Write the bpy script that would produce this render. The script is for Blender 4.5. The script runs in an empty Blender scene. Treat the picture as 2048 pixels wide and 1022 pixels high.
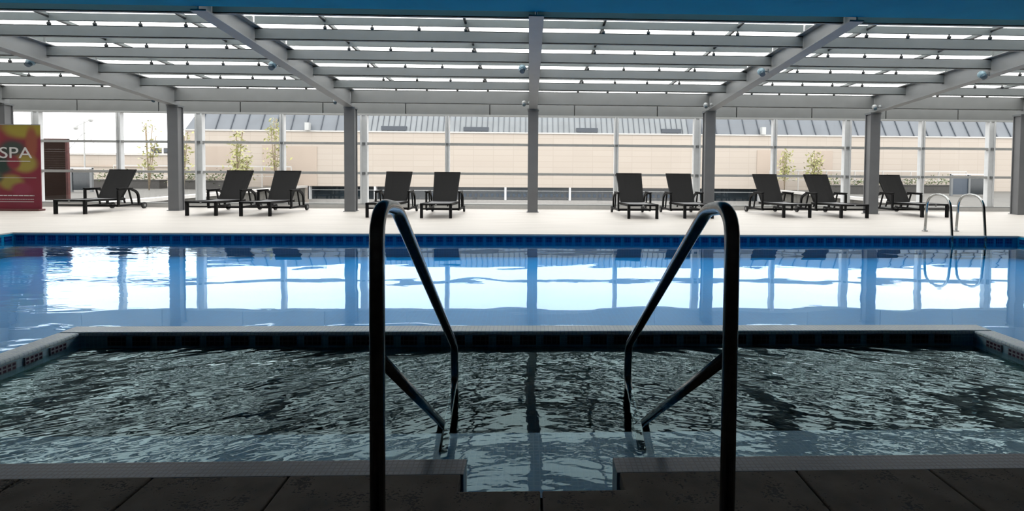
import bpy, bmesh, math, random
from mathutils import Vector, Matrix, noise as mnoise
S = bpy.context.scene
C = S.collection
random.seed(7)

# ------------------------------------------------------------------ camera
F_PX = 1024.0
cam_data = bpy.data.cameras.new('camera')
cam = bpy.data.objects.new('camera', cam_data)
C.objects.link(cam)
cam_data.sensor_fit = 'HORIZONTAL'
cam_data.sensor_width = 36.0
cam_data.lens = F_PX / 2048.0 * 36.0
cam_data.shift_x = -(1091 - 1024) / 2048.0
cam_data.shift_y = (367 - 511) / 2048.0
cam_data.clip_end = 500
yaw, pit, rol = math.radians(1.76), math.radians(1.8), math.radians(.43)
fw = Vector((math.sin(yaw) * math.cos(pit), math.cos(yaw) * math.cos(pit), -math.sin(pit)))
r0 = Vector((math.cos(yaw), -math.sin(yaw), 0)); u0 = r0.cross(fw)
rr = r0 * math.cos(rol) + u0 * math.sin(rol); uu = rr.cross(fw)
cam.matrix_world = Matrix(((rr.x, uu.x, -fw.x, 0), (rr.y, uu.y, -fw.y, 0), (rr.z, uu.z, -fw.z, 1.2), (0, 0, 0, 1)))
S.camera = cam

# ------------------------------------------------------------------ sky and exposure
SKY = 4.0
w = bpy.data.worlds.new('world'); S.world = w; w.use_nodes = True
bg = w.node_tree.nodes['Background']
bg.inputs[0].default_value = (1.0, .985, .965, 1); bg.inputs[1].default_value = SKY
S.view_settings.view_transform = 'Standard'
S.view_settings.look = 'None'
S.view_settings.exposure = 0.0
S.view_settings.gamma = 1.0
S.view_settings.use_curve_mapping = False

# ------------------------------------------------------------------ materials
def new_mat(name):
    m = bpy.data.materials.new(name); m.use_nodes = True
    nt = m.node_tree
    return m, nt, nt.nodes['Principled BSDF']

def mat(name, col, rough=.5, metal=0., var=0., scale=8., bump=0., bscale=60., spec=.5, stretch=None):
    m, nt, b = new_mat(name)
    b.inputs['Roughness'].default_value = rough
    b.inputs['Metallic'].default_value = metal
    b.inputs['Specular IOR Level'].default_value = spec
    b.inputs['Base Color'].default_value = (*col, 1)
    tc = nt.nodes.new('ShaderNodeTexCoord')
    src = tc.outputs['Object']
    if stretch:
        mp = nt.nodes.new('ShaderNodeMapping'); mp.inputs['Scale'].default_value = stretch
        nt.links.new(src, mp.inputs[0]); src = mp.outputs[0]
    if var:
        n = nt.nodes.new('ShaderNodeTexNoise'); n.inputs['Scale'].default_value = scale; n.inputs['Detail'].default_value = 4
        nt.links.new(src, n.inputs['Vector'])
        r = nt.nodes.new('ShaderNodeValToRGB')
        r.color_ramp.elements[0].position = .3; r.color_ramp.elements[1].position = .7
        r.color_ramp.elements[0].color = (*[c * (1 - var) for c in col], 1)
        r.color_ramp.elements[1].color = (*[min(1, c * (1 + var)) for c in col], 1)
        nt.links.new(n.outputs['Fac'], r.inputs[0]); nt.links.new(r.outputs[0], b.inputs['Base Color'])
    if bump:
        n2 = nt.nodes.new('ShaderNodeTexNoise'); n2.inputs['Scale'].default_value = bscale
        nt.links.new(src, n2.inputs['Vector'])
        bp = nt.nodes.new('ShaderNodeBump'); bp.inputs['Strength'].default_value = bump; bp.inputs['Distance'].default_value = .01
        nt.links.new(n2.outputs['Fac'], bp.inputs['Height']); nt.links.new(bp.outputs[0], b.inputs['Normal'])
    return m

def grid_mat(name, c1, c2, mortar, tw, th, mw, rough=.3, axes='xz', bump=.3):
    """small mosaic tiles: brick texture without offset, laid in the given plane"""
    m, nt, b = new_mat(name)
    b.inputs['Roughness'].default_value = rough
    b.inputs['Specular IOR Level'].default_value = .2
    tc = nt.nodes.new('ShaderNodeTexCoord')
    sx = nt.nodes.new('ShaderNodeSeparateXYZ'); cx = nt.nodes.new('ShaderNodeCombineXYZ')
    nt.links.new(tc.outputs['Object'], sx.inputs[0])
    for i, a in enumerate(axes):
        nt.links.new(sx.outputs[a.upper()], cx.inputs[i])
    br = nt.nodes.new('ShaderNodeTexBrick')
    br.offset = 0; br.squash = 1
    br.inputs['Scale'].default_value = 1
    br.inputs['Color1'].default_value = (*c1, 1); br.inputs['Color2'].default_value = (*c2, 1); br.inputs['Mortar'].default_value = (*mortar, 1)
    br.inputs['Brick Width'].default_value = tw; br.inputs['Row Height'].default_value = th; br.inputs['Mortar Size'].default_value = mw
    br.inputs['Mortar Smooth'].default_value = .1
    nt.links.new(cx.outputs[0], br.inputs['Vector'])
    nt.links.new(br.outputs['Color'], b.inputs['Base Color'])
    bp = nt.nodes.new('ShaderNodeBump'); bp.inputs['Strength'].default_value = bump; bp.inputs['Distance'].default_value = .003; bp.invert = True
    nt.links.new(br.outputs['Fac'], bp.inputs['Height']); nt.links.new(bp.outputs[0], b.inputs['Normal'])
    return m

def schlick(nt, f0, normal=None):
    """two-sided Fresnel factor from the angle between view and (bumped) normal"""
    ge = nt.nodes.new('ShaderNodeNewGeometry')
    d = nt.nodes.new('ShaderNodeVectorMath'); d.operation = 'DOT_PRODUCT'
    nt.links.new(ge.outputs['Incoming'], d.inputs[0]); nt.links.new(normal or ge.outputs['Normal'], d.inputs[1])
    def ma(op, a, b=None):
        n = nt.nodes.new('ShaderNodeMath'); n.operation = op
        for i, v in enumerate((a, b)):
            if v is None: continue
            if isinstance(v, (int, float)): n.inputs[i].default_value = v
            else: nt.links.new(v, n.inputs[i])
        n.use_clamp = op != 'MULTIPLY_'
        return n.outputs[0]
    c = ma('ABSOLUTE', d.outputs['Value'])
    return ma('ADD', ma('MULTIPLY', ma('POWER', ma('SUBTRACT', 1.0, c), 5.0), 1 - f0), f0)

def pane_mat(name, tint, f0=.06, rough=.02, haze=0.):
    """thin glass: what is behind shows through, the rest is mirrored by Fresnel"""
    m = bpy.data.materials.new(name); m.use_nodes = True; nt = m.node_tree
    for n in list(nt.nodes): nt.nodes.remove(n)
    o = nt.nodes.new('ShaderNodeOutputMaterial')
    t = nt.nodes.new('ShaderNodeBsdfTransparent'); t.inputs[0].default_value = (*tint, 1)
    g = nt.nodes.new('ShaderNodeBsdfGlossy'); g.inputs['Roughness'].default_value = rough
    mx = nt.nodes.new('ShaderNodeMixShader')
    nt.links.new(schlick(nt, f0), mx.inputs[0]); nt.links.new(t.outputs[0], mx.inputs[1]); nt.links.new(g.outputs[0], mx.inputs[2])
    last = mx
    if haze:
        d = nt.nodes.new('ShaderNodeBsdfTranslucent'); d.inputs[0].default_value = (.9, .92, .92, 1)
        m2 = nt.nodes.new('ShaderNodeMixShader'); m2.inputs[0].default_value = haze
        nt.links.new(mx.outputs[0], m2.inputs[1]); nt.links.new(d.outputs[0], m2.inputs[2]); last = m2
    nt.links.new(last.outputs[0], o.inputs[0])
    return m

def water_mat(name, tint, layers, rough=.0, gloss=(1, 1, 1)):
    """water surface; layers = (scale xyz, detail, distance, calm_side) noise heights"""
    m = bpy.data.materials.new(name); m.use_nodes = True; nt = m.node_tree
    for n in list(nt.nodes): nt.nodes.remove(n)
    o = nt.nodes.new('ShaderNodeOutputMaterial')
    t = nt.nodes.new('ShaderNodeBsdfTransparent'); t.inputs[0].default_value = (*tint, 1)
    g = nt.nodes.new('ShaderNodeBsdfGlossy'); g.inputs['Roughness'].default_value = rough; g.inputs['Color'].default_value = (*gloss, 1)
    mx = nt.nodes.new('ShaderNodeMixShader')
    tc = nt.nodes.new('ShaderNodeTexCoord')
    prev = None
    for sc, det, dist, rng in layers:
        mp = nt.nodes.new('ShaderNodeMapping'); mp.inputs['Scale'].default_value = sc
        nt.links.new(tc.outputs['Object'], mp.inputs[0])
        n = nt.nodes.new('ShaderNodeTexNoise'); n.inputs['Scale'].default_value = 1; n.inputs['Detail'].default_value = det
        n.inputs['Distortion'].default_value = .6
        nt.links.new(mp.outputs[0], n.inputs['Vector'])
        h = n.outputs['Fac']
        if rng:   # ripples die out from X = rng[0] to X = rng[1]
            s = nt.nodes.new('ShaderNodeSeparateXYZ'); nt.links.new(tc.outputs['Object'], s.inputs[0])
            mr = nt.nodes.new('ShaderNodeMapRange'); mr.inputs['From Min'].default_value = rng[0]; mr.inputs['From Max'].default_value = rng[1]
            mr.inputs['To Min'].default_value = 1; mr.inputs['To Max'].default_value = rng[2]
            nt.links.new(s.outputs['X'], mr.inputs['Value'])
            mu = nt.nodes.new('ShaderNodeMath'); mu.operation = 'MULTIPLY'
            nt.links.new(h, mu.inputs[0]); nt.links.new(mr.outputs[0], mu.inputs[1]); h = mu.outputs[0]
        bp = nt.nodes.new('ShaderNodeBump'); bp.inputs['Strength'].default_value = 1; bp.inputs['Distance'].default_value = dist
        nt.links.new(h, bp.inputs['Height'])
        if prev: nt.links.new(prev.outputs[0], bp.inputs['Normal'])
        prev = bp
    nt.links.new(prev.outputs[0], g.inputs['Normal'])
    nt.links.new(schlick(nt, .02, prev.outputs[0]), mx.inputs[0]); nt.links.new(t.outputs[0], mx.inputs[1]); nt.links.new(g.outputs[0], mx.inputs[2])
    nt.links.new(mx.outputs[0], o.inputs[0])
    return m

M = {}
M['deck'] = mat('pale_travertine', (0.4, 0.372, 0.34), .55, var=.07, scale=1.3, bump=.1, bscale=30, stretch=(.6, 3, 1))
M['curb'] = mat('white_curb', (0.448, 0.437, 0.420), .6, var=.04)
M['steel'] = mat('painted_steel', (0.1650, 0.1710, 0.1688), .45, var=.05, scale=3)
M['steel_lt'] = mat('light_painted_steel', (0.2106, 0.2169, 0.2187), .45, var=.05, scale=3)
M['steel_dk'] = mat('dark_painted_steel', (.13, .14, .145), .4, var=.06, scale=4)
M['column'] = mat('column_paint', (0.13, 0.133, 0.138), .4, var=.06, scale=3)
M['purlin'] = mat('purlin_paint', (.145, .158, .158), .5, var=.05, scale=3)
M['rail_green'] = mat('glazing_rail_paint', (0.135, 0.153, 0.151), .5, var=.05)
M['black'] = mat('black_steel', (.015, .016, .017), .4)
M['frame'] = mat('aluminium_frame', (0.5625, 0.5750, 0.5813), .4, var=.04)
M['frame_dk'] = mat('grey_transom', (0.3375, 0.3443, 0.3375), .45, var=.04)
M['blue'] = mat('blue_painted_beam', (0.0, 0.2, 0.285), .8, var=.06, scale=2, spec=.1)
M['wall_in'] = mat('interior_plaster', (0.090, 0.092, 0.092), .8, var=.05)
M['ceil'] = mat('dark_ceiling', (0.056, 0.059, 0.062), .8, var=.05)
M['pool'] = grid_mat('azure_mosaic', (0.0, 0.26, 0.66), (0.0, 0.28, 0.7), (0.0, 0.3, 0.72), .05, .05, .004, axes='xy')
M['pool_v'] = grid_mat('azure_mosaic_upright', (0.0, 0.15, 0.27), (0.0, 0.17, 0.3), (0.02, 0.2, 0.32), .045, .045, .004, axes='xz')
M['spa'] = grid_mat('grey_green_mosaic', (0.1, 0.235, 0.215), (0.115, 0.255, 0.235), (0.13, 0.27, 0.25), .05, .05, .004, axes='xy')
M['spa_v'] = grid_mat('grey_green_mosaic_upright', (0.1, 0.235, 0.215), (0.115, 0.255, 0.235), (0.13, 0.27, 0.25), .05, .05, .004, axes='xz')
M['bench'] = grid_mat('blue_mosaic', (0.005, 0.12, 0.27), (0.006, 0.135, 0.29), (0.02, 0.15, 0.3), .03, .03, .003, axes='xy')
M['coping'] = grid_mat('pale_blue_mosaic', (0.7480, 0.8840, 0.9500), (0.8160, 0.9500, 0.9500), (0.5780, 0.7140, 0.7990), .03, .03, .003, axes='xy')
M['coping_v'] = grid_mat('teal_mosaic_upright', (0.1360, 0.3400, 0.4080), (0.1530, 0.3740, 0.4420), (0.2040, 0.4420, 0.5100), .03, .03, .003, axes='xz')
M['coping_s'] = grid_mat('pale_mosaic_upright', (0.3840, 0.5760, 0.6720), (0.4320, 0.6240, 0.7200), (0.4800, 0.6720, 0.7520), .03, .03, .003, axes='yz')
M['ledge'] = grid_mat('grey_blue_mosaic', (0.06, 0.095, 0.135), (0.07, 0.105, 0.145), (0.035, 0.055, 0.075), .022, .022, .003, axes='xy')
M['block'] = grid_mat('maroon_navy_tiles', (.010, .009, .022), (.018, .008, .016), (.09, .1, .12), .04, .03, .004, axes='xz')
M['block_y'] = grid_mat('maroon_navy_tiles_side', (.05, .02, .045), (.06, .02, .04), (.3, .33, .36), .03, .025, .005, axes='yz')
M['block_p'] = grid_mat('navy_tiles', (0.004, 0.02, 0.1), (0.006, 0.02, 0.08), (0.02, 0.08, 0.2), .045, .05, .004, axes='xz')
M['water'] = water_mat('pool_water', (.86, .97, 1.0), [((.8, 1.1, 1), 1, .0045, None), ((1.8, 5.5, 1), 2, .005, (-6.5, -3.5, .04))], gloss=(.70, .87, 1))
M['spa_water'] = water_mat('spa_water', (.80, .92, .92), [((16, 30, 1), 1, .00025, None)], gloss=(.58, .80, .84))
M['pane'] = pane_mat('window_glass', (.95, .96, .965))
M['roofpane'] = pane_mat('roof_glass', (.94, .96, .96), haze=.1)
M['chrome'] = mat('polished_steel', (0.347, 0.353, 0.347), .16, 1.0)
M['rail'] = mat('dark_worn_steel', (.16, .165, .165), .24, 1.0, var=.25, scale=40)
M['rattan'] = mat('charcoal_weave', (0.0086, 0.0082, 0.0082), .75, spec=.2, var=.2, scale=90, bump=.4, bscale=160)
M['sling'] = mat('grey_weave', (0.17, 0.17, 0.175), .6, var=.15, scale=120, bump=.3, bscale=200)
M['lframe'] = mat('black_lounger_frame', (0.0045, 0.0045, 0.0049), .6, spec=.2)
M['rubber'] = mat('black_rubber', (.012, .012, .012), .7)
M['hub'] = mat('grey_hub', (.2, .2, .2), .5)
M['beige'] = grid_mat('beige_stone_cladding', (0.4, 0.355, 0.31), (0.415, 0.37, 0.325), (0.37, 0.33, 0.285), 1.2, .35, .02, rough=.8, axes='xz', bump=.1)
M['beige2'] = mat('rose_beige_stone', (0.37, 0.31, 0.26), .8, var=.04, scale=.5)
M['clad'] = mat('zinc_panel', (0.106, 0.120, 0.137), .45, var=.08, scale=1)
M['clad2'] = mat('pale_zinc_panel', (0.168, 0.185, 0.196), .45, var=.1, scale=1)
M['seam'] = mat('zinc_seam', (.05, .06, .075), .5)
M['dglass'] = mat('dark_glazing', (0.011, 0.017, 0.022), .12, var=.3, scale=.8)
M['bluewin'] = mat('dim_blue_window', (0.034, 0.050, 0.073), .3)
M['concrete'] = mat('pale_concrete', (0.280, 0.274, 0.263), .85, var=.06)
M['terrace'] = mat('terrace_paving', (0.09, 0.088, 0.08), .85, var=.1, scale=2)
M['planter'] = mat('dark_planter', (.05, .048, .045), .7, var=.1)
M['leaf'] = mat('yellow_green_leaf', (0.3, 0.3, 0.12), .6, var=.3, scale=3)
M['leaf2'] = mat('green_leaf', (0.073, 0.101, 0.034), .6, var=.3, scale=3)
M['bark'] = mat('thin_bark', (.25, .2, .14), .8, var=.2, scale=20)
M['wood'] = mat('dark_brown_wood', (0.0210, 0.0098, 0.0063), .8, spec=.1, var=.25, scale=12, stretch=(1, 1, 12))
M['woodred'] = mat('red_brown_wood', (0.08, 0.02, 0.018), .5, var=.2, scale=12)
M['whitetxt'] = mat('white_print', (0.448, 0.437, 0.426), .6)
M['whitel'] = mat('white_lamp_shell', (0.392, 0.403, 0.403), .35)
M['lampblue'] = mat('blue_grey_lamp_shell', (.22, .33, .38), .3)
M['lens'] = mat('dark_lens', (.04, .08, .11), .1)

def stone_mat():
    m, nt, b = new_mat('pitted_brown_stone')
    b.inputs['Roughness'].default_value = .8
    tc = nt.nodes.new('ShaderNodeTexCoord')
    n = nt.nodes.new('ShaderNodeTexNoise'); n.inputs['Scale'].default_value = 6; n.inputs['Detail'].default_value = 6
    nt.links.new(tc.outputs['Object'], n.inputs['Vector'])
    r = nt.nodes.new('ShaderNodeValToRGB')
    r.color_ramp.elements[0].position = .3; r.color_ramp.elements[0].color = (.048, .039, .028, 1)
    r.color_ramp.elements[1].position = .7; r.color_ramp.elements[1].color = (.12, .096, .07, 1)
    nt.links.new(n.outputs['Fac'], r.inputs[0])
    mp = nt.nodes.new('ShaderNodeMapping'); mp.inputs['Scale'].default_value = (1, 1.4, 1); nt.links.new(tc.outputs['Object'], mp.inputs[0])
    v = nt.nodes.new('ShaderNodeTexNoise'); v.inputs['Scale'].default_value = 75; v.inputs['Detail'].default_value = 2
    nt.links.new(mp.outputs[0], v.inputs['Vector'])
    big = nt.nodes.new('ShaderNodeTexNoise'); big.inputs['Scale'].default_value = 9
    nt.links.new(tc.outputs['Object'], big.inputs['Vector'])
    ad = nt.nodes.new('ShaderNodeMath'); ad.operation = 'ADD'; nt.links.new(v.outputs['Fac'], ad.inputs[0]); nt.links.new(big.outputs['Fac'], ad.inputs[1])
    r2 = nt.nodes.new('ShaderNodeValToRGB')
    r2.color_ramp.elements[0].position = .80; r2.color_ramp.elements[0].color = (0, 0, 0, 1)
    r2.color_ramp.elements[1].position = .86; r2.color_ramp.elements[1].color = (1, 1, 1, 1)
    nt.links.new(ad.outputs[0], r2.inputs[0])
    mx = nt.nodes.new('ShaderNodeMix'); mx.data_type = 'RGBA'
    mx.inputs[6].default_value = (.008, .007, .006, 1)
    nt.links.new(r2.outputs[0], mx.inputs[0]); nt.links.new(r.outputs[0], mx.inputs[7])
    nt.links.new(mx.outputs[2], b.inputs['Base Color'])
    bp = nt.nodes.new('ShaderNodeBump'); bp.inputs['Strength'].default_value = .8; bp.inputs['Distance'].default_value = .006
    nt.links.new(r2.outputs[0], bp.inputs['Height']); nt.links.new(bp.outputs[0], b.inputs['Normal'])
    return m
M['stone'] = stone_mat()

# ------------------------------------------------------------------ mesh helpers
class MB:
    def __init__(s): s.v = []; s.f = []
    def box(s, x0, x1, y0, y1, z0, z1):
        n = len(s.v)
        s.v += [(x0, y0, z0), (x1, y0, z0), (x1, y1, z0), (x0, y1, z0), (x0, y0, z1), (x1, y0, z1), (x1, y1, z1), (x0, y1, z1)]
        s.f += [tuple(n + i for i in q) for q in ((0, 3, 2, 1), (4, 5, 6, 7), (0, 1, 5, 4), (1, 2, 6, 5), (2, 3, 7, 6), (3, 0, 4, 7))]
        return s
    def hexa(s, lo, hi):
        """lo / hi: four points each (same winding)"""
        n = len(s.v); s.v += list(lo) + list(hi)
        s.f += [tuple(n + i for i in q) for q in ((0, 3, 2, 1), (4, 5, 6, 7), (0, 1, 5, 4), (1, 2, 6, 5), (2, 3, 7, 6), (3, 0, 4, 7))]
        return s
    def beam(s, a, b, wid, hgt, up=(0, 0, 1)):
        """rectangular bar from a to b (centre line)"""
        a = Vector(a); b = Vector(b); d = (b - a).normalized(); side = d.cross(Vector(up))
        if side.length < 1e-6: side = d.cross(Vector((1, 0, 0)))
        side.normalize(); u = side.cross(d)
        sw = side * wid / 2; uh = u * hgt / 2
        s.hexa([tuple(a - sw - uh), tuple(a + sw - uh), tuple(b + sw - uh), tuple(b - sw - uh)],
               [tuple(a - sw + uh), tuple(a + sw + uh), tuple(b + sw + uh), tuple(b - sw + uh)])
        return s
    def prism(s, poly, z0, z1):
        n = len(s.v); k = len(poly)
        s.v += [(x, y, z0) for x, y in poly] + [(x, y, z1) for x, y in poly]
        s.f += [tuple(range(n + k - 1, n - 1, -1)), tuple(range(n + k, n + 2 * k))]
        s.f += [(n + i, n + (i + 1) % k, n + k + (i + 1) % k, n + k + i) for i in range(k)]
        return s
    def cyl(s, a, b, r, seg=12, r2=None):
        a = Vector(a); b = Vector(b); d = (b - a).normalized()
        t = d.cross(Vector((0, 0, 1)))
        if t.length < 1e-4: t = d.cross(Vector((1, 0, 0)))
        t.normalize(); q = d.cross(t); n = len(s.v); r2 = r if r2 is None else r2
        for c, rad in ((a, r), (b, r2)):
            for i in range(seg):
                an = 2 * math.pi * i / seg
                s.v.append(tuple(c + (t * math.cos(an) + q * math.sin(an)) * rad))
        s.f += [(n + i, n + (i + 1) % seg, n + seg + (i + 1) % seg, n + seg + i) for i in range(seg)]
        s.f += [tuple(range(n + seg - 1, n - 1, -1)), tuple(range(n + seg, n + 2 * seg))]
        return s
    def ball(s, c, r, seg=12, rings=8, sc=(1, 1, 1)):
        n = len(s.v)
        for j in range(rings + 1):
            th = math.pi * j / rings
            for i in range(seg):
                ph = 2 * math.pi * i / seg
                s.v.append((c[0] + sc[0] * r * math.sin(th) * math.cos(ph), c[1] + sc[1] * r * math.sin(th) * math.sin(ph), c[2] + sc[2] * r * math.cos(th)))
        for j in range(rings):
            for i in range(seg):
                s.f.append((n + j * seg + i, n + (j + 1) * seg + i, n + (j + 1) * seg + (i + 1) % seg, n + j * seg + (i + 1) % seg))
        return s
    def tube(s, pts, r, seg=12):
        pts = [Vector(p) for p in pts]; n = len(s.v); k = len(pts)
        prev = None
        for i, p in enumerate(pts):
            d = (pts[min(i + 1, k - 1)] - pts[max(i - 1, 0)]).normalized()
            if prev is None:
                t = d.cross(Vector((1, 0, 0)))
                if t.length < .1: t = d.cross(Vector((0, 0, 1)))
            else:
                t = prev - d * prev.dot(d)
            t.normalize(); prev = t; q = d.cross(t)
            for j in range(seg):
                an = 2 * math.pi * j / seg
                s.v.append(tuple(p + (t * math.cos(an) + q * math.sin(an)) * r))
        for i in range(k - 1):
            for j in range(seg):
                s.f.append((n + i * seg + j, n + i * seg + (j + 1) % seg, n + (i + 1) * seg + (j + 1) % seg, n + (i + 1) * seg + j))
        s.f += [tuple(range(n + seg - 1, n - 1, -1)), tuple(range(n + (k - 1) * seg, n + k * seg))]
        return s
    def mesh(s, name, m, smooth=False):
        me = bpy.data.meshes.new(name); me.from_pydata(s.v, [], s.f)
        bm = bmesh.new(); bm.from_mesh(me); bmesh.ops.recalc_face_normals(bm, faces=bm.faces); bm.to_mesh(me); bm.free()
        if m: me.materials.append(M[m] if isinstance(m, str) else m)
        if smooth:
            me.polygons.foreach_set('use_smooth', [len(p.vertices) == 4 for p in me.polygons])
        return me
    def build(s, name, m, parent=None, smooth=False, bevel=0.):
        o = bpy.data.objects.new(name, s.mesh(name, m, smooth)); C.objects.link(o)
        if parent: o.parent = parent
        if bevel:
            b = o.modifiers.new('bevel', 'BEVEL'); b.width = bevel; b.segments = 2; b.limit_method = 'ANGLE'
        return o

def place(name, me, parent, loc):
    o = bpy.data.objects.new(name, me); C.objects.link(o); o.location = loc
    if parent: o.parent = parent
    return o
def empty(name, loc=(0, 0, 0), rz=0):
    o = bpy.data.objects.new(name, None); C.objects.link(o); o.location = loc; o.rotation_euler = (0, 0, rz); o.empty_display_size = .1
    return o
def tag(o, label=None, cat=None, group=None, kind=None):
    if label: o['label'] = label
    if cat: o['category'] = cat
    if group: o['group'] = group
    if kind: o['kind'] = kind
    return o
def copy_tree(o, parent=None):
    c = o.copy(); C.objects.link(c)
    if parent: c.parent = parent
    for ch in list(o.children): copy_tree(ch, c)
    return c
def fillet(pts, rads, n=7):
    """round the inner corners of a polyline"""
    pts = [Vector(p) for p in pts]; out = [pts[0]]
    for i in range(1, len(pts) - 1):
        a, b, c = pts[i - 1], pts[i], pts[i + 1]; r = rads[i - 1] if isinstance(rads, (list, tuple)) else rads
        d1 = (a - b).normalized(); d2 = (c - b).normalized()
        p1 = b + d1 * r; p2 = b + d2 * r
        for k in range(n + 1):
            t = k / n
            out.append(p1 * (1 - t) ** 2 + b * 2 * t * (1 - t) + p2 * t * t)
    out.append(pts[-1]); return out

# ------------------------------------------------------------------ key dimensions (deck = z 0, camera at the origin, 1.2 m up)
WZ, SZ = -.13, -.12                       # pool water, spa water
PX0, PX1, PY0, PY1 = -9.0, 9.05, 1.2, 9.2   # pool
SX0, SX1, SY0, SY1 = -3.31, 3.46, 2.09, 3.84   # spa inside
CT = .15                                   # spa coping width
CZ = -.04                                  # spa coping top
COLY, WINY = 13.7, 14.75
COLX = [-13.6, -9.26, -4.73, .08, 4.82, 9.32, 13.49]
MULX = [-16.0, -13.76, -11.51, -9.31, -7.01, -4.72, -2.36, .05, 2.49, 4.84, 7.12, 9.28, 11.53, 13.61, 15.8]
RX0, RX1 = -18.0, 18.0

# ------------------------------------------------------------------ floors
fl = MB()
fl.box(RX0, RX1, PY1, 15.2, -.5, 0)
fl.box(RX0, PX0, -2.5, PY1, -.5, 0)
fl.box(PX1, RX1, -2.5, PY1, -.5, 0)
floor = fl.build('floor', 'deck')
tag(floor, 'pale travertine pool deck between the pool and the windows', kind='structure')

near = tag(empty('floor_near'), 'dark pitted brown stone floor at the near edge of the spa', kind='structure')
xs = [-9.0 + .0, -7.6, -6.55, -6.03, -5.51, -4.99, -4.47, -3.96, -3.44, -2.93, -2.42, -1.93, -1.44, -.925, .05, 1.07, 1.61, 2.13, 2.65, 3.17, 3.69, 4.2, 4.7, 5.2, 5.7, 6.7, 7.8, 9.05]
SE = 1.975                                 # front edge of the slabs
NX0, NX1, NY = -.262, .362, 1.868          # stair notch
for a, b in zip(xs[:-1], xs[1:]):
    a += .004; b -= .004
    for y0, y1 in ((SE - .62, SE), (SE - 1.25, SE - .628)):
        if y1 == SE and a < NX0 < b: poly = [(a, y0), (b, y0), (b, NY), (NX0, NY), (NX0, y1), (a, y1)]
        elif y1 == SE and a < NX1 < b: poly = [(a, y0), (b, y0), (b, y1), (NX1, y1), (NX1, NY), (a, NY)]
        else: poly = [(a, y0), (b, y0), (b, y1), (a, y1)]
        MB().prism(poly, -.06, random.uniform(-.002, .001)).build('slab', 'stone', near, bevel=.006)
MB().box(-9, 9.05, -2.5, SE - 1.258, -.3, 0).build('slab', 'stone', near)
MB().box(-9, 9.05, .5, 1.85, -.5, -.06).build('slab_bed', 'planter', near)

# ------------------------------------------------------------------ pool
pb = MB()
pb.box(PX0 - .1, PX1 + .1, PY0, PY1 + .1, -.8, -.42)
pool = pb.build('pool_basin', 'pool')
tag(pool, 'long blue tiled swimming pool beyond the spa', kind='structure')
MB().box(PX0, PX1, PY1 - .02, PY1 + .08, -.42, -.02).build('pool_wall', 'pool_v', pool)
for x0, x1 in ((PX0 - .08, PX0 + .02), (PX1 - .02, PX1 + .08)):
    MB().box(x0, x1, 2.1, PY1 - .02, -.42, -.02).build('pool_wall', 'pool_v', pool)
# deck lip over the water
lip = MB().box(PX0 + .01, PX1 - .01, PY1 - .05, PY1 + .02, -.035, .004).build('deck_lip', 'deck', pool, bevel=.01)
blk = MB().box(-.06, .06, -.008, .008, -.042, .042).mesh('tile_block', 'block_p')
n = int((PX1 - PX0) / .1775)
for i in range(n):
    place('tile_block', blk, pool, (PX0 + .12 + i * .1775, PY1 - .026, -.100))
blkside = MB().box(-.008, .008, -.06, .06, -.042, .042).mesh('tile_block', 'block_p')
for i in range(14):
    for x in (PX0 + .026, PX1 - .026):
        place('tile_block', blkside, pool, (x, PY1 - .14 - i * .1775, -.100))

# pool water: rectangle with the spa cut out
ox0, ox1, oy1 = SX0 - CT, SX1 + CT, SY1 + CT
wv = MB()
def quad(m_, x0, x1, y0, y1, z):
    n_ = len(m_.v); m_.v += [(x0, y0, z), (x1, y0, z), (x1, y1, z), (x0, y1, z)]; m_.f.append((n_, n_ + 1, n_ + 2, n_ + 3))
quad(wv, PX0 + .02, ox0, 1.9, oy1, WZ); quad(wv, ox1, PX1 - .02, 1.9, oy1, WZ); quad(wv, PX0 + .02, PX1 - .02, oy1, PY1 - .02, WZ)
wo = wv.build('pool_water', 'water')
tag(wo, 'clear blue pool water mirroring the bright windows', 'water', kind='stuff')

# ------------------------------------------------------------------ spa
sb = MB().box(SX0 - CT, SX1 + CT, 1.9, SY1 + CT, -.8, -.42)
spa = sb.build('spa_basin', 'spa')
tag(spa, 'low tiled spa basin with churned water in front of the pool', kind='structure')
# far and side walls with their copings
MB().box(SX0, SX1, SY1 - .02, SY1, -.42, -.16).build('spa_wall', 'spa_v', spa)
for x0, x1 in ((SX0, SX0 + .02), (SX1 - .02, SX1)): MB().box(x0, x1, 2.88, SY1 - .02, -.42, -.16).build('spa_wall', 'spa_v', spa)
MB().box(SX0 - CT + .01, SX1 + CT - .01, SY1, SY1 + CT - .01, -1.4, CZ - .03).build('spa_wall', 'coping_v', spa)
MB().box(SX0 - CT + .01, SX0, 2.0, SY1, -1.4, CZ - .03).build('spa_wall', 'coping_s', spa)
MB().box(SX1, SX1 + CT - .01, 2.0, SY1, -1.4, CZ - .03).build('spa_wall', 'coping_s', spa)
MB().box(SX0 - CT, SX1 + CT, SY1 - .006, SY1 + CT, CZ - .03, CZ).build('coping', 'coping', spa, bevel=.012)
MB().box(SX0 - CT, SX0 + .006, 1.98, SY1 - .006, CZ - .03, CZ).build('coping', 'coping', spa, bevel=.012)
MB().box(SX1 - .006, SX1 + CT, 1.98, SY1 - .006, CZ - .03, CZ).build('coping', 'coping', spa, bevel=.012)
sblk = MB().box(-.06, .06, -.006, .006, -.034, .034).mesh('tile_block', 'block')
for i in range(37):
    place('tile_block', sblk, spa, (SX0 + .27 + i * .1785, SY1 - .006, -.106)) if SX0 + .27 + i * .1785 < SX1 - .14 else None
sbly = MB().box(-.006, .006, -.06, .06, -.026, .026).mesh('tile_block', 'block_y')
for i in range(9):
    for x in (SX0 + .006, SX1 - .006):
        place('tile_block', sbly, spa, (x, SY1 - .18 - i * .1785, -.099))
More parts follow.
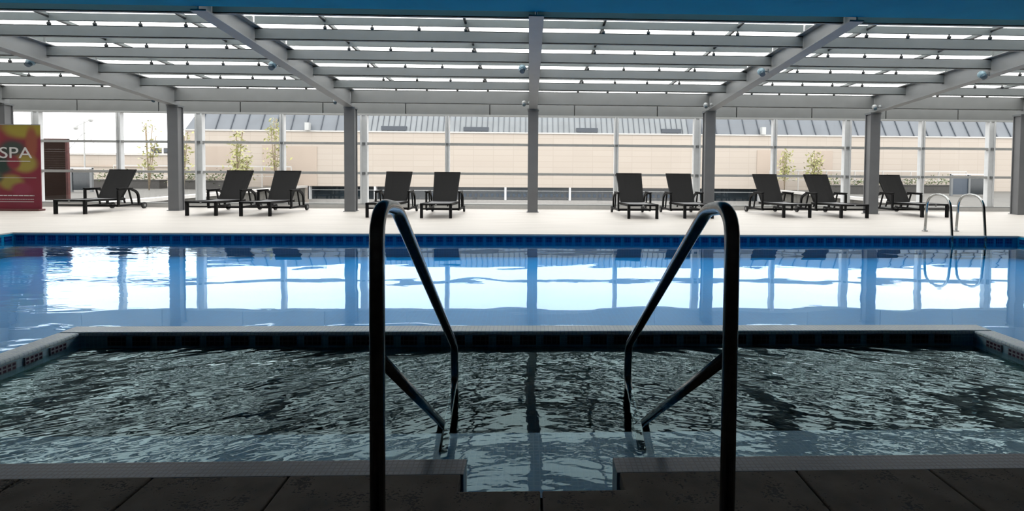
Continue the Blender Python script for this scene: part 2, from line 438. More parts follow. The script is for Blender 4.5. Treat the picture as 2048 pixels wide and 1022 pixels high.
# near ledge of small tiles, cut by the stair notch
MB().box(SX0 - CT, -.252, SE, 2.085, -1.0, -.004).build('ledge', 'ledge', spa, bevel=.004)
MB().box(.352, SX1 + CT, SE, 2.085, -1.0, -.004).build('ledge', 'ledge', spa, bevel=.004)
MB().box(-.262, .362, NY, NY + .03, -1.0, -.03).build('stair_riser', 'bench', spa)
MB().box(-.252, .352, NY + .03, 2.1, -1.0, -.40).build('stair_step', 'bench', spa)
MB().box(SX0, SX1, 2.09, 2.85, -.8, -.30).build('bench', 'bench', spa)
# choppy water surface
def spa_h(x, y):
    N = lambda a, b, c: mnoise.noise(Vector((a, b, c)))
    calm = math.exp(-((x - .05) / .55) ** 2)
    far = min(1, max(0, (y - 2.85) / .6))
    ca, sa = math.cos(.42), math.sin(.42) * (1 if x < 0 else -1) * min(1, abs(x) / .6)
    u = x * ca + y * sa; v = -x * sa + y * ca          # crests run towards the far middle of the basin
    base = .007 * N(x * .8 + .3 * y, y * 1.6, .3) + .0022 * N(x * 2.6, y * 3.4, 6.3)
    mid = .0042 * N(u * 1.6, v * 5.5, 4.1)
    fine = .0014 * N(u * 6, v * 19, 9.7)
    tiny = .0005 * N(u * 17, v * 42, 2.2)
    patch = min(1.5, max(.15, .65 + 1.1 * N(x * .9 + 5, y * 1.5 + 2, 7.7)))
    a = 1 - .78 * calm * (1 - .75 * far)
    return base + a * patch * (mid + fine + tiny) * (1 + .8 * far)
def grid(m_, x0, x1, y0, y1, nx, ny):
    n_ = len(m_.v)
    for j in range(ny + 1):
        for i in range(nx + 1):
            x = x0 + (x1 - x0) * i / nx; y = y0 + (y1 - y0) * j / ny
            m_.v.append((x, y, SZ + spa_h(x, y)))
    for j in range(ny):
        for i in range(nx):
            a = n_ + j * (nx + 1) + i
            m_.f.append((a, a + 1, a + nx + 2, a + nx + 1))
sw = MB()
grid(sw, SX0, SX1, 2.085, SY1, 620, 240)
grid(sw, -.252, .352, NY + .03, 2.085, 56, 26)
swo = sw.build('spa_water', 'spa_water', smooth=True)
tag(swo, 'dark choppy grey green water filling the spa', 'water', kind='stuff')

# ------------------------------------------------------------------ hand rails of the spa stair
def handrail(x, label, side):
    root = tag(empty('handrail', (x, 1.51, 0)), label, 'handrail', 'handrails of the spa stair')
    R = .0225
    P = lambda y, z: (0, y - 1.51, z)
    up = fillet([P(1.51, -.01), P(1.51, 1.088), P(1.73, 1.06), P(3.06, .125), P(3.09, -.10), P(2.78, -.235), P(2.66, -.30)], [.11, .055, .05, .06, .04], 8)
    MB().tube(up, R, 18).build('rail_tube', 'rail', root, smooth=True)
    mid = [P(1.51, .64), P(2.78, -.235)]
    MB().tube(mid, R * .82, 14).build('mid_rail', 'rail', root, smooth=True)
    MB().cyl(P(1.51, .001), P(1.51, .018), .05, 20).build('base_flange', 'rail', root, smooth=True)
    return root
handrail(-.447, 'dark bent steel handrail on the left of the spa stair notch', -1)
handrail(.607, 'dark bent steel handrail on the right of the spa stair notch', 1)

# ------------------------------------------------------------------ roof
def girder_z(y): return 2.74 + (13.6 - y) * .1065
def pz(k): return 3.065 + .096 * (k - 1)          # bottom of purlin k
def py(k): return 13.65 - 1.17 * k
ceil = MB()
ceil.box(RX0, RX1, -2.6, 4.2, 3.78, 3.9)
ceilo = ceil.build('ceiling', 'ceil')
tag(ceilo, 'sloping glazed roof of grey steel girders and purlins with a solid dark part near the camera', kind='structure')
MB().box(RX0, RX1, 4.2, 7.5, 3.455, 4.3).build('blue_beam', 'blue', ceilo)
GX = [-17.9] + COLX + [17.6]
yA, yB = 7.5, 13.85
for x in GX:
    g = MB()
    zA, zB = girder_z(yA), girder_z(yB); tA, tB = pz(5) + .22, pz(0) + .2
    for dx, lo_, hi_ in ((.11, 0, .025), (.011, .025, None)):
        if hi_ is not None:
            g.hexa([(x - dx, yA, zA), (x + dx, yA, zA), (x + dx, yB, zB), (x - dx, yB, zB)],
                   [(x - dx, yA, zA + hi_), (x + dx, yA, zA + hi_), (x + dx, yB, zB + hi_), (x - dx, yB, zB + hi_)])
        else:
            g.hexa([(x - dx, yA, zA + lo_), (x + dx, yA, zA + lo_), (x + dx, yB, zB + lo_), (x - dx, yB, zB + lo_)],
                   [(x - dx, yA, tA), (x + dx, yA, tA), (x + dx, yB, tB), (x - dx, yB, tB)])
    g.hexa([(x - .11, yA, tA), (x + .11, yA, tA), (x + .11, yB, tB), (x - .11, yB, tB)],
           [(x - .11, yA, tA + .02), (x + .11, yA, tA + .02), (x + .11, yB, tB + .02), (x - .11, yB, tB + .02)])
    g.build('girder', 'steel_lt', ceilo)
stub = MB().cyl((0, 0, -.005), (0, 0, .085), .012, 6).ball((0, 0, .022), .034, 8, 5).mesh('glazing_stub', 'black')
for a, b in zip(GX[:-1], GX[1:]):
    L = b - a; m_ = lambda t: a + L * t
    for k in range(0, 6):
        y, z = py(k), pz(k)
        hgt = .19 if k else .34
        zb = z if k else 2.86
        # channel-shaped purlin between two girders
        q = MB().box(a + .02, b - .02, y - .006, y + .006, zb, zb + hgt)
        q.box(a + .02, b - .02, y - .006, y + .075, zb, zb + .012).box(a + .02, b - .02, y - .006, y + .075, zb + hgt - .012, zb + hgt)
        q.build('purlin' if k else 'eave_beam', 'purlin' if k else 'steel', ceilo)
        # glazing rail carried on stubs above it
        zt = (z + .19 if k else zb + hgt)
        MB().box(a + .02, b - .02, y - .02, y + .03, zt + .075, zt + .2).build('glazing_rail', 'rail_green', ceilo)
        for t in (.25, .4167, .5833, .75):
            place('glazing_stub', stub, ceilo, (m_(t), y, zt))
    for k in range(0, 5):
        z0 = pz(k) + .19 + .2; z1 = pz(k + 1) + .19 + .2
        if k == 0: z0 = 2.86 + .34 + .2
        y0, y1 = py(k), py(k + 1)
        for t in (.25, .75):
            br = MB().beam((m_(t), y0, z0 - .03), (m_(t), y1, z1 - .03), .03, .05)
            bo = br.build('glazing_bar', 'rail_green', ceilo)
            MB().beam((m_(t), y0, z0 - .065), (m_(t), y1, z1 - .065), .04, .02).build('bar_foot', 'black', bo)
        for t0, t1 in ((0.004, .25), (.25, .75), (.75, .996)):
            p = MB()
            p.hexa([(m_(t0) + .02, y0 - .005, z0), (m_(t1) - .02, y0 - .005, z0), (m_(t1) - .02, y1 + .005, z1), (m_(t0) + .02, y1 + .005, z1)],
                   [(m_(t0) + .02, y0 - .005, z0 + .012), (m_(t1) - .02, y0 - .005, z0 + .012), (m_(t1) - .02, y1 + .005, z1 + .012), (m_(t0) + .02, y1 + .005, z1 + .012)])
            # a roof pane is thin: only its outer sheet is kept so that light crosses one surface
            p.v = p.v[4:]; p.f = [(0, 1, 2, 3)]
            p.build('roof_pane', 'roofpane', ceilo)
# strip of glass between the eave beam and the window wall
for a, b in zip(GX[:-1], GX[1:]):
    p = MB(); p.v = [(a, 13.65, 3.405), (b, 13.65, 3.405), (b, 14.85, 3.33), (a, 14.85, 3.33)]; p.f = [(0, 1, 2, 3)]
    p.build('roof_pane', 'roofpane', ceilo)
    p = MB(); p.v = [(a, 14.85, 3.16), (b, 14.85, 3.16), (b, 14.85, 3.33), (a, 14.85, 3.33)]; p.f = [(0, 1, 2, 3)]
    p.build('roof_pane', 'roofpane', ceilo)

# ------------------------------------------------------------------ columns
cl = ['grey steel column behind the red spa banner', 'grey steel column right of the lounger nearest the red banner',
      'grey steel column behind the bend of the left spa handrail', 'grey steel column in the middle of the window wall',
      'grey steel column behind the bend of the right spa handrail', 'grey steel column between the two rightmost loungers',
      'grey steel column at the right end of the window wall']
for x, lb in zip(COLX, cl):
    c = empty('column', (x, COLY, 0)); tag(c, lb, kind='structure')
    cm = MB().box(-.135, .135, -.115, -.095, .015, 2.74).box(-.135, .135, .095, .115, .015, 2.74).box(-.105, .105, -.095, .095, .015, 2.74)
    cm.build('shaft', 'column', c)
    MB().box(-.16, .16, -.14, .14, 0, .015).build('base_plate', 'column', c)
    MB().box(-.15, .15, -.13, .13, 2.70, 2.745).build('cap_plate', 'steel_dk', c)

# ------------------------------------------------------------------ window wall
wf = MB().box(RX0, RX1, WINY - .06, WINY + .2, 0, .1).build('wall_back', 'curb')
tag(wf, 'low white curb and grey head beam framing the window wall', kind='structure')
MB().box(RX0, RX1, WINY + .06, WINY + .15, 2.68, 3.16).build('head_beam', 'steel', wf)
mids = [(a + b) / 2 for a, b in zip(MULX[:-1], MULX[1:])]
edges = [RX0] + mids + [RX1]
for a, b in zip(edges[:-1], edges[1:]):
    MB().box(a + .015, b - .015, WINY - .02, WINY + .06, 2.69, 3.15).build('fascia_panel', 'steel', wf)
MB().box(RX0, RX1, WINY - .05, WINY + .06, 2.64, 2.69).build('window_head', 'frame_dk', wf)
MB().box(RX0, RX1, WINY - .04, WINY + .06, .1, .14).build('window_sill', 'frame_dk', wf)
rows = [.14, 1.0, 1.84, 2.64]
for i, (a, b) in enumerate(zip(MULX[:-1], MULX[1:])):
    wd = tag(empty('window_%d' % (i + 1), ((a + b) / 2, WINY, 0)), kind='structure')
    cx = (a + b) / 2
    near_col = min(abs(a - x) for x in COLX) < .3
    hw = .10 if near_col else .06
    # mullion at the left edge of the bay
    mu = MB().box(a - hw - cx, a - hw + .05 - cx, -.05, .09, .14, 2.64).box(a - hw - cx + .05, a + hw - cx - .05, -.03, .05, .14, 2.64).box(a + hw - .05 - cx, a + hw - cx, -.05, .09, .14, 2.64)
    mu.build('mullion', 'frame', wd)
    hb = .10 if min(abs(b - x) for x in COLX) < .3 else .06
    for z in (1.0, 1.84):
        MB().box(a + hw - cx, b - hb - cx, -.03, .06, z - .035, z + .035).build('transom', 'frame_dk', wd)
    for z0, z1 in zip(rows[:-1], rows[1:]):
        p = MB(); p.v = [(a + hw - cx, .02, z0), (b - hb - cx, .02, z0), (b - hb - cx, .02, z1), (a + hw - cx, .02, z1)]; p.f = [(0, 1, 2, 3)]
        p.build('pane', 'pane', wd)
    # little clamps where the transoms meet the mullion
    for z in (1.0, 1.84):
        MB().box(a - .04 - cx, a + .04 - cx, -.065, -.03, z - .03, z + .03).build('clamp', 'steel_dk', wd)
# enclosing walls, seen only in reflections
tag(MB().box(RX0 - .2, RX0, -2.6, 15, -.5, 4.2).build('wall_left', 'wall_in'), kind='structure')
tag(MB().box(RX1, RX1 + .2, -2.6, 15, -.5, 4.2).build('wall_right', 'wall_in'), kind='structure')
tag(MB().box(RX0, RX1, -2.8, -2.6, -.5, 4.2).build('wall_front', 'wall_in'), kind='structure')

# ------------------------------------------------------------------ lamps on the girders
def floodlight(gx, label):
    y, z = 10.1, girder_z(10.1) + .02
    o = tag(empty('floodlight', (gx - .24, y, z)), label, 'lamp', 'round floodlights on the roof girders')
    MB().cyl((.02, 0, 0), (.13, 0, .01), .014, 8).build('bracket', 'steel_dk', o)
    MB().ball((0, 0, 0), .075, 16, 10, (1, 1, 1)).build('shell', 'lampblue', o, smooth=True)
    MB().cyl((0, -.03, -.03), (0, -.075, -.075), .058, 16, .05).build('lens', 'lens', o, smooth=True)
    MB().box(.115, .135, -.04, .04, -.03, .05).build('mount_plate', 'steel_dk', o)
def spot(gx, label):
    o = tag(empty('spotlight', (gx - .24, 13.30, 2.86)), label, 'lamp', 'small white spotlights by the column heads')
    MB().ball((0, 0, 0), .062, 14, 10).build('shell', 'whitel', o, smooth=True)
    MB().cyl((0, -.02, -.03), (0, -.05, -.07), .04, 14).build('lens', 'lens', o, smooth=True)
    MB().cyl((.03, 0, 0), (.14, 0, 0), .012, 8).build('arm', 'steel_dk', o)
    MB().ball((.15, 0, .01), .04, 12, 8).build('mount_box', 'whitel', o, smooth=True)
for gx, nm in zip(COLX[1:6], ('the girder above the column right of the first lounger', 'the girder above the left spa handrail', 'the middle roof girder', 'the girder above the right spa handrail', 'the girder above the column between the rightmost loungers')):
    floodlight(gx, 'round blue grey floodlight on ' + nm)
for gx, nm in zip(COLX[1:6], ('right of the first lounger', 'behind the left spa handrail', 'in the middle of the windows', 'behind the right spa handrail', 'between the rightmost loungers')):
    spot(gx, 'white spotlight at the head of the column ' + nm)


# ------------------------------------------------------------------ loungers
def make_lounger():
    o = empty('sun_lounger')
    W = .335
    for sx in (-1, 1):
        MB().box(sx * W - .032, sx * W + .032, .0, .06, 0, .335).build('front_leg', 'lframe', o, bevel=.006)
    f = MB().box(-W - .032, W + .032, 0, .05, .30, .345).box(-W + .03, W - .03, .01, .045, .20, .235)
    f.build('foot_frame', 'lframe', o)
    MB().box(-.02, .02, -.008, .0, .285, .33).build('foot_tag', 'hub', o)
    for sx in (-1, 1):
        MB().beam((sx * W, .04, .32), (sx * W, 1.25, .29), .05, .055).build('seat_rail', 'lframe', o)
        MB().beam((sx * (W + .06), .92, .13), (sx * (W + .06), 1.82, .13), .045, .05).build('side_rail', 'lframe', o)
        # armrest: front post, flat arm, curved tail down to the side rail
        xx = sx * (W + .075)
        path = fillet([(xx, .95, .14), (xx, .95, .555), (xx, 1.36, .56), (xx, 1.63, .44), (xx, 1.66, .14)], [.03, .14, .12], 6)
        ar = MB()
        for p, q in zip(path[:-1], path[1:]):
            if (q - p).length > 1e-4: ar.beam(p, q, .055, .04, (1, 0, 0))
        ao = ar.build('armrest', 'lframe', o)
        MB().box(xx - .036, xx + .036, .93, 1.40, .56, .585).build('arm_pad', 'lframe', ao)
        MB().beam((xx, 1.30, .54), (xx, 1.42, .15), .03, .03).build('arm_brace', 'lframe', ao)
        wx = sx * (W + .085)
        wh = MB().cyl((wx - .022, 1.83, .085), (wx + .022, 1.83, .085), .085, 20).build('wheel', 'rubber', o, smooth=True)
        MB().cyl((wx - .028, 1.83, .085), (wx + .028, 1.83, .085), .036, 12).build('hub', 'hub', wh, smooth=True)
    MB().cyl((-W - .06, 1.83, .085), (W + .06, 1.83, .085), .014, 8).build('axle', 'lframe', o)
    MB().beam((-W - .06, .98, .13), (W + .06, .98, .13), .04, .04).build('cross_bar', 'lframe', o)
    # woven seat, sagging a little
    s = MB(); ns = 10
    for j in range(ns + 1):
        y = .02 + 1.22 * j / ns; z = .352 - .03 * (y / 1.24) - .018 * math.sin(math.pi * j / ns)
        for x in (-W - .02, -W * .4, W * .4, W + .02): s.v.append((x, y, z - (.008 if abs(x) < W else 0)))
        for x in (-W - .02, -W * .4, W * .4, W + .02): s.v.append((x, y, z - .03))
    for j in range(ns):
        for i in range(3):
            a = j * 8 + i
            s.f.append((a, a + 1, a + 9, a + 8)); s.f.append((a + 4, a + 12, a + 13, a + 5))
        for i in (0, 3):
            a = j * 8 + i; s.f.append((a, a + 8, a + 12, a + 4))
    for j in (0, ns):
        for i in range(3):
            a = j * 8 + i; s.f.append((a, a + 1, a + 5, a + 4))
    s.build('seat', 'sling', o, smooth=False)
    # raised backrest
    b0 = Vector((0, 1.20, .31)); b1 = Vector((0, 1.66, 1.045))
    d = (b1 - b0).normalized(); nrm = Vector((0, -d.z, d.y))
    bk = MB(); nb = 8
    for j in range(nb + 1):
        t = j / nb; c = b0.lerp(b1, t); hw_ = .285 + .035 * t
        bow = .02 * math.sin(math.pi * t)
        for x, k in ((-hw_, 0), (-hw_ * .5, -.012), (hw_ * .5, -.012), (hw_, 0)):
            p = c + nrm * (k - bow + .022); bk.v.append((x, p.y, p.z))
        for x in (-hw_, -hw_ * .5, hw_ * .5, hw_):
            p = c - nrm * (.02 + bow); bk.v.append((x, p.y, p.z))
    for j in range(nb):
        for i in range(3):
            a = j * 8 + i
            bk.f.append((a, a + 1, a + 9, a + 8)); bk.f.append((a + 4, a + 12, a + 13, a + 5))
        for i in (0, 3):
            a = j * 8 + i; bk.f.append((a, a + 8, a + 12, a + 4))
    for j in (0, nb):
        for i in range(3):
            a = j * 8 + i; bk.f.append((a, a + 1, a + 5, a + 4))
    bo = bk.build('backrest', 'rattan', o, smooth=False)
    fr = MB()
    for sx in (-1, 1): fr.beam((sx * .285, b0.y + .02, b0.z), (sx * .325, b1.y + .02, b1.z), .03, .045, (0, 1, 0))
    fr.beam((-.34, b1.y + .01, b1.z), (.34, b1.y + .01, b1.z), .05, .035)
    fr.build('back_frame', 'lframe', bo)
    MB().beam((0, 1.50, .72), (0, 1.72, .15), .03, .03).build('back_prop', 'lframe', o)
    return o
proto = make_lounger()
LG = [(-10.95, 12.50, 1.0, 'dark woven sun lounger nearest the red spa banner'),
      (-7.72, 12.24, 0.0, 'dark sun lounger just right of the second column, left of its pair'),
      (-6.44, 12.18, 0.0, 'dark sun lounger right of the one beside the second column'),
      (-3.45, 12.00, 0.0, 'dark sun lounger behind the top bend of the left handrail'),
      (-2.17, 11.90, 0.0, 'dark sun lounger in the open between the left handrail and the middle column'),
      (2.68, 11.98, 1.0, 'dark sun lounger in the open between the middle column and the right handrail'),
      (4.05, 12.10, 1.0, 'dark sun lounger behind the top bend of the right handrail'),
      (6.60, 12.40, 2.5, 'dark sun lounger right of the right handrail, left of its pair'),
      (8.02, 12.36, 2.5, 'dark sun lounger just left of the second column from the right'),
      (10.30, 12.66, 2.5, 'dark sun lounger behind the chrome pool ladder at the far right')]
for i, (x, y, a, lb) in enumerate(LG):
    o = proto if i == 0 else copy_tree(proto)
    o.location = (x, y, 0); o.rotation_euler = (0, 0, math.radians(a))
    tag(o, lb, 'lounger', 'sun loungers along the windows')

# ------------------------------------------------------------------ pool ladder
lad = tag(empty('pool_ladder', (8.1, 9.3, 0)), 'polished steel pool ladder with two hooped grab rails on the far pool edge', 'ladder')
for sx in (-.315, .315):
    pts = fillet([(sx, .52, 0), (sx, .47, .74), (sx, -.06, .74), (sx, -.13, .0), (sx, -.14, -.41)], [.26, .26, .1], 9)
    MB().tube(pts, .022, 14).build('grab_rail', 'chrome', lad, smooth=True)
    MB().cyl((sx, .52, .0), (sx, .52, .02), .05, 16).build('flange', 'chrome', lad, smooth=True)
for z in (-.24, -.38):
    MB().box(-.315, .315, -.2, -.11, z - .015, z + .015).build('step', 'chrome', lad)

# ------------------------------------------------------------------ spa banner
def banner_mat():
    m, nt, b = new_mat('spa_banner_print')
    b.inputs['Roughness'].default_value = .6
    tc = nt.nodes.new('ShaderNodeTexCoord')
    cols = None
    base = nt.nodes.new('ShaderNodeRGB'); base.outputs[0].default_value = (.13, .004, .017, 1); cols = base.outputs[0]
    # soft out-of-focus petals: centre x, z, radius x, radius z, colour
    spots = [(.85, 2.1, .75, .35, (0.2063, 0.1650, 0.0145)), (.1, 1.85, .38, .3, (0.1485, 0.0083, 0.0165)), (.55, 1.58, .42, .27, (0.0227, 0.0310, 0.0248)), (1.02, 1.72, .2, .55, (0.1733, 0.0413, 0.0206)),
             (.2, 1.15, .5, .34, (0.0049, 0.0206, 0.0145)), (.85, 1.2, .4, .3, (0.1980, 0.1568, 0.0248)), (.58, 1.22, .22, .22, (0.1402, 0.0083, 0.0186)),
             (.5, .72, .4, .26, (0.1733, 0.1361, 0.0206)), (.12, .85, .25, .2, (0.0248, 0.0413, 0.0206)), (.75, .55, .35, .22, (0.1526, 0.0124, 0.0330)), (.95, .2, .9, .28, (0.1237, 0.0049, 0.0186))]
    for x, z, rx, rz, col in spots:
        s = nt.nodes.new('ShaderNodeMapping')
        s.inputs['Location'].default_value = (-x / rx, 0, -z / rz); s.inputs['Scale'].default_value = (1 / rx, 0, 1 / rz)
        nt.links.new(tc.outputs['Object'], s.inputs[0])
        g = nt.nodes.new('ShaderNodeTexGradient'); g.gradient_type = 'SPHERICAL'; nt.links.new(s.outputs[0], g.inputs[0])
        mr = nt.nodes.new('ShaderNodeMapRange'); mr.interpolation_type = 'SMOOTHSTEP'; mr.inputs['From Max'].default_value = .55
        nt.links.new(g.outputs['Fac'], mr.inputs['Value'])
        mx = nt.nodes.new('ShaderNodeMix'); mx.data_type = 'RGBA'; mx.inputs[7].default_value = (*col, 1)
        nt.links.new(mr.outputs[0], mx.inputs[0]); nt.links.new(cols, mx.inputs[6]); cols = mx.outputs[2]
    nt.links.new(cols, b.inputs['Base Color'])
    return m
M['banner'] = banner_mat()
BX, BY = -13.62, 13.36
ban = tag(empty('spa_banner', (BX, BY, 0)), 'red and yellow banner lettered SPA standing at the left end of the deck', 'banner')
BW, BH = 1.23, 2.17
MB().box(0, BW, 0, .02, .05, BH).build('print_panel', 'banner', ban)
MB().box(-.02, BW + .02, -.09, .09, 0, .05).build('foot_box', 'woodred', ban, bevel=.008)
MB().cyl((BW / 2, .05, .04), (BW / 2, .05, BH), .015, 8).build('pole', 'hub', ban)
MB().box(0, BW, -.004, .024, BH, BH + .02).build('top_bar', 'hub', ban)
def text_part(body, size, loc, parent, name='lettering', width=None):
    cu = bpy.data.curves.new(name, 'FONT'); cu.body = body; cu.size = size; cu.extrude = .002
    tmp = bpy.data.objects.new(name, cu); C.objects.link(tmp)
    bpy.context.view_layer.update()
    me = bpy.data.meshes.new_from_object(tmp.evaluated_get(bpy.context.evaluated_depsgraph_get()))
    bpy.data.objects.remove(tmp)
    me.materials.clear(); me.materials.append(M['whitetxt'])
    xs_ = [v.co.x for v in me.vertices]; wd_ = max(xs_) - min(xs_); x0_ = min(xs_)
    k = (width / wd_) if width else 1
    for v in me.vertices: v.co.x = (v.co.x - x0_) * k
    o = bpy.data.objects.new(name, me); C.objects.link(o); o.parent = parent
    o.location = loc; o.rotation_euler = (math.pi / 2, 0, 0)
    return o
text_part('SPA', .40, (.235, -.003, 1.335), ban, width=.80)
def dash_line(z, h, pieces):
    q = MB()
    for a, b in pieces: q.box(a, b, -.004, .001, z, z + h)
    q.build('print_line', 'whitetxt', ban)
random.seed(3)
def words(x0, x1, lo, hi, gap):
    out = []; x = x0
    while x < x1:
        e = min(x1, x + random.uniform(lo, hi)); out.append((x, e)); x = e + gap
    return out
dash_line(1.245, .022, words(.24, .98, .012, .03, .009))
dash_line(.835, .008, [(.02, 1.12)])
dash_line(.375, .022, words(.1, 1.06, .05, .13, .018))
dash_line(.285, .012, words(.1, 1.05, .03, .08, .012))
dash_line(.225, .010, [(.05, 1.05)])

# ------------------------------------------------------------------ outside: wooden screen
scr = tag(empty('wooden_screen', (-15.95, 17, -.02)), 'dark brown slatted wooden screen outside the window beside the red banner', 'screen')
for x in (0, 1.04): MB().box(x - .035, x + .035, -.04, .04, 0, 2.02).build('post', 'woodred', scr)
MB().box(-.035, 1.075, -.045, .045, 1.98, 2.03).build('top_rail', 'woodred', scr)
sl = MB().box(.035, 1.005, -.015, .015, 0, .0735).mesh('slat', 'wood')
for i in range(26): place('slat', sl, scr, (0, random.uniform(-.006, .006), .05 + i * .0745))

# ------------------------------------------------------------------ outside: ground, terraces, building
tag(MB().box(-60, 60, 14.98, 60, -3.3, -3.0).build('courtyard_floor', 'concrete'), 'pale courtyard floor below the windows', kind='structure')
for nm, x0, x1, ed in (('terrace', -45, -13.4, 1), ('terrace', 14.2, 48, -1)):
    t = MB().box(x0, x1, 15.05, 30.9, -3.0, -.08).build(nm, 'terrace')
    tag(t, 'paved terrace outside the ' + ('left' if ed > 0 else 'right') + ' windows with a white edge', kind='structure')
    e = x1 if ed > 0 else x0
    MB().box(e - .18, e + .18, 15.05, 30.9, -.1, .02).build('edge_kerb', 'curb', t)

bd = tag(empty('office_building', (5, 31, -3)), 'long beige stone building with a grey zinc roof behind the windows', 'building')
def bpart(mb, name, m, **k):
    mb.v = [(x - 5, y - 31, z + 3) for x, y, z in mb.v]
    return mb.build(name, m, bd, **k)
bpart(MB().box(-20.4, 34, 31, 40, -.02, 3.28), 'wall', 'beige')
bpart(MB().box(-20.4, -13.2, 31, 40, -3, -.02), 'lower_wall', 'beige')
bpart(MB().box(14.2, 34, 31, 40, -3, -.02), 'lower_wall', 'beige')
bpart(MB().box(-13.2, 14.2, 31.02, 40, -3, -.80), 'lower_wall', 'concrete')
bpart(MB().box(-13.2, 14.2, 31.3, 40, -.8, -.02), 'window_band', 'dglass')
for i in range(8):
    x = -13.2 + i * 3.91
    bpart(MB().box(x - .06, x + .06, 31.0, 31.3, -.8, -.02), 'window_post', 'frame')
bpart(MB().box(-13.2, 14.2, 31.24, 31.3, -.26, -.235), 'window_rail', 'frame')
for i in range(46):
    x = -6 + i * .33
    if x < 9: bpart(MB().box(x, x + .16, 31.27, 31.3, -.62, -.42), 'blind', 'bluewin')
for x0, x1, z0, z1 in ((-14.9, -12.7, -.02, 2.35), (-15.9, -15.2, -.02, 2.4), (13.9, 15.6, -.02, 2.35), (-19.2, -17.4, .3, 2.3), (17.5, 18.6, -.02, 2.35)):
    bpart(MB().box(x0, x1, 30.96, 31.0, z0, z1), 'wall_panel', 'beige2')
bpart(MB().box(-20.5, 34, 30.93, 31.1, 3.22, 3.30), 'cornice', 'curb')
# zinc roof: each panel a piece, a raised seam on its edge
RZ0, RZ1, RB = 3.30, 4.75, .78
def zinc(x0, x1, m, cut=0):
    g = MB().hexa([(x0 - 5, 0, RZ0 + 3), (x1 - 5, 0, RZ0 + 3), (x1 - 5, .12, RZ0 + 3), (x0 - 5, .12, RZ0 + 3)],
                  [(x0 + cut - 5, RB, RZ1 + 3), (x1 - 5, RB, RZ1 + 3), (x1 - 5, RB + .12, RZ1 + 3), (x0 + cut - 5, RB + .12, RZ1 + 3)])
    p = g.build('roof_panel', m, bd)
    MB().beam((x1 - 5, -.02, RZ0 + 3), (x1 - 5, RB - .02, RZ1 + 3), .05 if m == 'clad' else .025, .07, (0, 1, 0)).build('seam', 'seam', p)
x = -20.4; first = True
while x < 33.5:
    wd_ = .33 if -10.6 < x < 9.6 else .88
    zinc(x, x + wd_, 'clad2' if -10.6 < x < 9.6 else 'clad', .5 if first else 0); x += wd_; first = False
bpart(MB().box(-19.8, 34, 31.8, 40, 3.3, 4.76), 'roof_core', 'clad')
for x0, x1 in ((-8.9, -7.4), (-4.0, -2.5), (2.8, 4.1), (8.0, 9.2)):
    y_ = 31 + RB * .12
    bpart(MB().box(x0, x1, y_ - .12, y_ + .05, 3.36, 3.6), 'louver', 'seam')
for x in (-13.2, 14.2):
    bpart(MB().box(x - .12, x + .12, 30.75, 31.05, 3.3, 3.75), 'roof_vent', 'whitel')

# lower wall far to the left, with an aerial mast and roof units
fw_ = tag(empty('garden_wall', (-40, 40, -3)), 'low pale beige wall far outside the left windows', 'wall')
MB().box(-24, 17, 0, .4, 0, 4.9).build('wall_body', 'beige', fw_)
MB().box(-24, 17, -.1, .5, 4.0, 4.12).build('band', 'beige2', fw_)
MB().box(-24, 17, -.12, .52, 4.9, 5.05).build('cap', 'curb', fw_)
am = tag(empty('aerial_mast', (-33.4, 39.5, -3)), 'thin aerial mast rising behind the left window beside the screen', 'mast')
MB().cyl((0, 0, 0), (0, 0, 7.4), .05, 8).build('pole', 'frame_dk', am)
MB().beam((-.6, 0, 7.0), (.5, 0, 7.5), .05, .05).build('arm', 'frame_dk', am)
for x, z in ((-.6, 6.9), (.5, 7.5)):
    MB().ball((x, 0, z), .17, 10, 6).build('aerial_head', 'frame_dk', am)
for sx in (-1, 1): MB().cyl((sx * 1.3, 0, 5.1), (0, 0, 6.6), .025, 6).build('stay', 'frame_dk', am)
for i, x in enumerate((-28.6, -27.7, -26.8)):
    u = tag(empty('roof_unit', (x, 40.2, 2.05)), ('left', 'middle', 'right')[i] + ' of three small dark roof units on the far pale wall', 'vent', 'roof units on the far wall')
    MB().box(-.3, .3, -.15, .15, 0, .42).build('casing', 'planter', u, bevel=.02)
    MB().box(-.24, .24, -.17, -.15, .08, .34).build('grille', 'seam', u)

# railings on the terraces
for x0, x1, lb in ((-24, -13.9, 'pale metal railing across the left terrace'), (14.4, 26.5, 'pale metal railing across the right terrace')):
    r = tag(empty('terrace_railing', ((x0 + x1) / 2, 30.3, -.08)), lb, 'railing')
    h = (x1 - x0) / 2
    MB().box(-h, h, -.03, .03, 1.17, 1.25).build('top_rail', 'curb', r)
    MB().box(-h, h, -.015, .015, .62, .66).build('mid_rail', 'curb', r)
    k = int((x1 - x0) / 1.6)
    for i in range(k + 1):
        xx = -h + 2 * h * i / k
        MB().box(xx - .025, xx + .025, -.025, .025, 0, 1.17).build('post', 'curb', r)
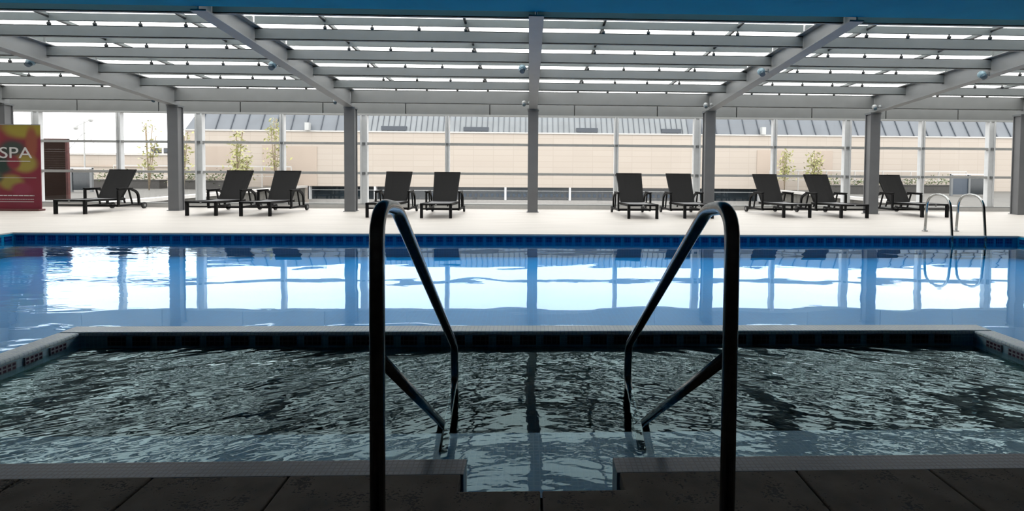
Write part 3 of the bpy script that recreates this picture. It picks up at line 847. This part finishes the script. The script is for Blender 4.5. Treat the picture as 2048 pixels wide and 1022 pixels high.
# planters with shrubs
def leaves(n_, cx, cz, rx, ry, rz, size):
    q = MB()
    for _ in range(n_):
        u = Vector((random.gauss(0, .5), random.gauss(0, .5), random.gauss(0, .5)))
        c = Vector((cx + u.x * rx, u.y * ry, cz + u.z * rz))
        d = Vector((random.uniform(-1, 1), random.uniform(-1, 1), random.uniform(-.6, 1))).normalized()
        e = d.cross(Vector((random.uniform(-1, 1), random.uniform(-1, 1), random.uniform(-1, 1)))).normalized()
        s_ = size * random.uniform(.6, 1.3); n0 = len(q.v)
        q.v += [tuple(c), tuple(c + d * s_ * .5 + e * s_ * .2), tuple(c + d * s_), tuple(c + d * s_ * .5 - e * s_ * .2)]
        q.f.append((n0, n0 + 1, n0 + 2, n0 + 3))
    return q
for x, y, w_, lb in ((-21.4, 28.0, 3.6, 'long dark planter on the left terrace nearest the banner'), (-17.2, 27.6, 3.0, 'long dark planter on the left terrace behind the loungers'),
                     (17.2, 26.6, 4.2, 'long dark planter on the right terrace behind the loungers'), (22.6, 28.0, 4.0, 'long dark planter on the right terrace near the ladder')):
    p = tag(empty('planter', (x, y, -.08)), lb, 'planter', 'planters on the terraces')
    MB().box(-w_ / 2, w_ / 2, -.3, .3, 0, .45).box(-w_ / 2 - .03, w_ / 2 + .03, -.33, .33, .42, .47).build('box', 'planter', p)
    sh = MB()
    for i in range(7):
        q = leaves(60, -w_ / 2 + .3 + i * (w_ - .6) / 6, .62, .45, .35, .3, .14)
        n0 = len(sh.v); sh.v += q.v; sh.f += [tuple(n0 + k for k in f) for f in q.f]
    tag(sh.build('shrubs', 'leaf2', p), kind='stuff')
# slender young trees
def tree(x, y, h, dens, lb, spread=.55):
    t = tag(empty('young_tree', (x, y, -.08)), lb, 'tree', 'slender trees on the terraces')
    st = MB()
    q = MB()
    tops = [(random.uniform(-.35, .35), random.uniform(-.2, .2), h * random.uniform(.75, 1)) for _ in range(4)]
    for tx, ty, tz in tops: st.tube([(0, 0, 0), (tx * .3, ty * .3, tz * .4), (tx, ty, tz)], .022, 6)
    st.build('stem', 'bark', t, smooth=True)
    for tx, ty, tz in tops:
        for k in range(dens):
            f = random.uniform(.3, 1.0)
            q2 = leaves(5, tx * f, tz * f, spread * (1.15 - f) + .1, .3, .16, .2)
            n0 = len(q.v); q.v += q2.v; q.f += [tuple(n0 + i for i in f2) for f2 in q2.f]
    tag(q.build('foliage', 'leaf', t), kind='stuff')
tree(-18.9, 26, 3.5, 9, 'sparse young tree left of the second column')
tree(-17.2, 26, 3.3, 10, 'thin yellow green tree just right of the second column')
tree(-14.6, 26, 3.2, 13, 'leafy young tree above the second lounger')
tree(-14.1, 28.8, 3.9, 14, 'tall young tree above the third lounger')
tree(-15.7, 28.6, 1.7, 12, 'short bushy tree between the second and third loungers', .8)
tree(14.65, 29, 2.6, 14, 'young yellow green tree above the lounger right of the right handrail')
tree(16.4, 29, 2.3, 16, 'bright yellow green tree above the lounger left of the second column from the right')
# glazed screens standing on the terraces
for x, y, rz, lb in ((-20.9, 24, .0, 'framed dark glass screen on the left terrace beside the wooden screen'), (22.0, 25, 0, 'framed dark glass screen on the right terrace behind the ladder')):
    g = tag(empty('glass_screen', (x, y, -.08), rz), lb, 'screen', 'glass screens on the terraces')
    for k in range(3): MB().box(-.9 + k * .9 - .05, -.9 + k * .9 + .05, -.05, .05, 0, 1.1).build('post', 'steel_dk', g)
    for k in range(2): MB().box(-.85 + k * .9, -.05 + k * .9, -.01, .01, .08, 1.02).build('pane', 'dglass' if k else 'bluewin', g)
    MB().box(-.95, .95, -.06, .06, 1.06, 1.12).build('top_rail', 'frame', g)
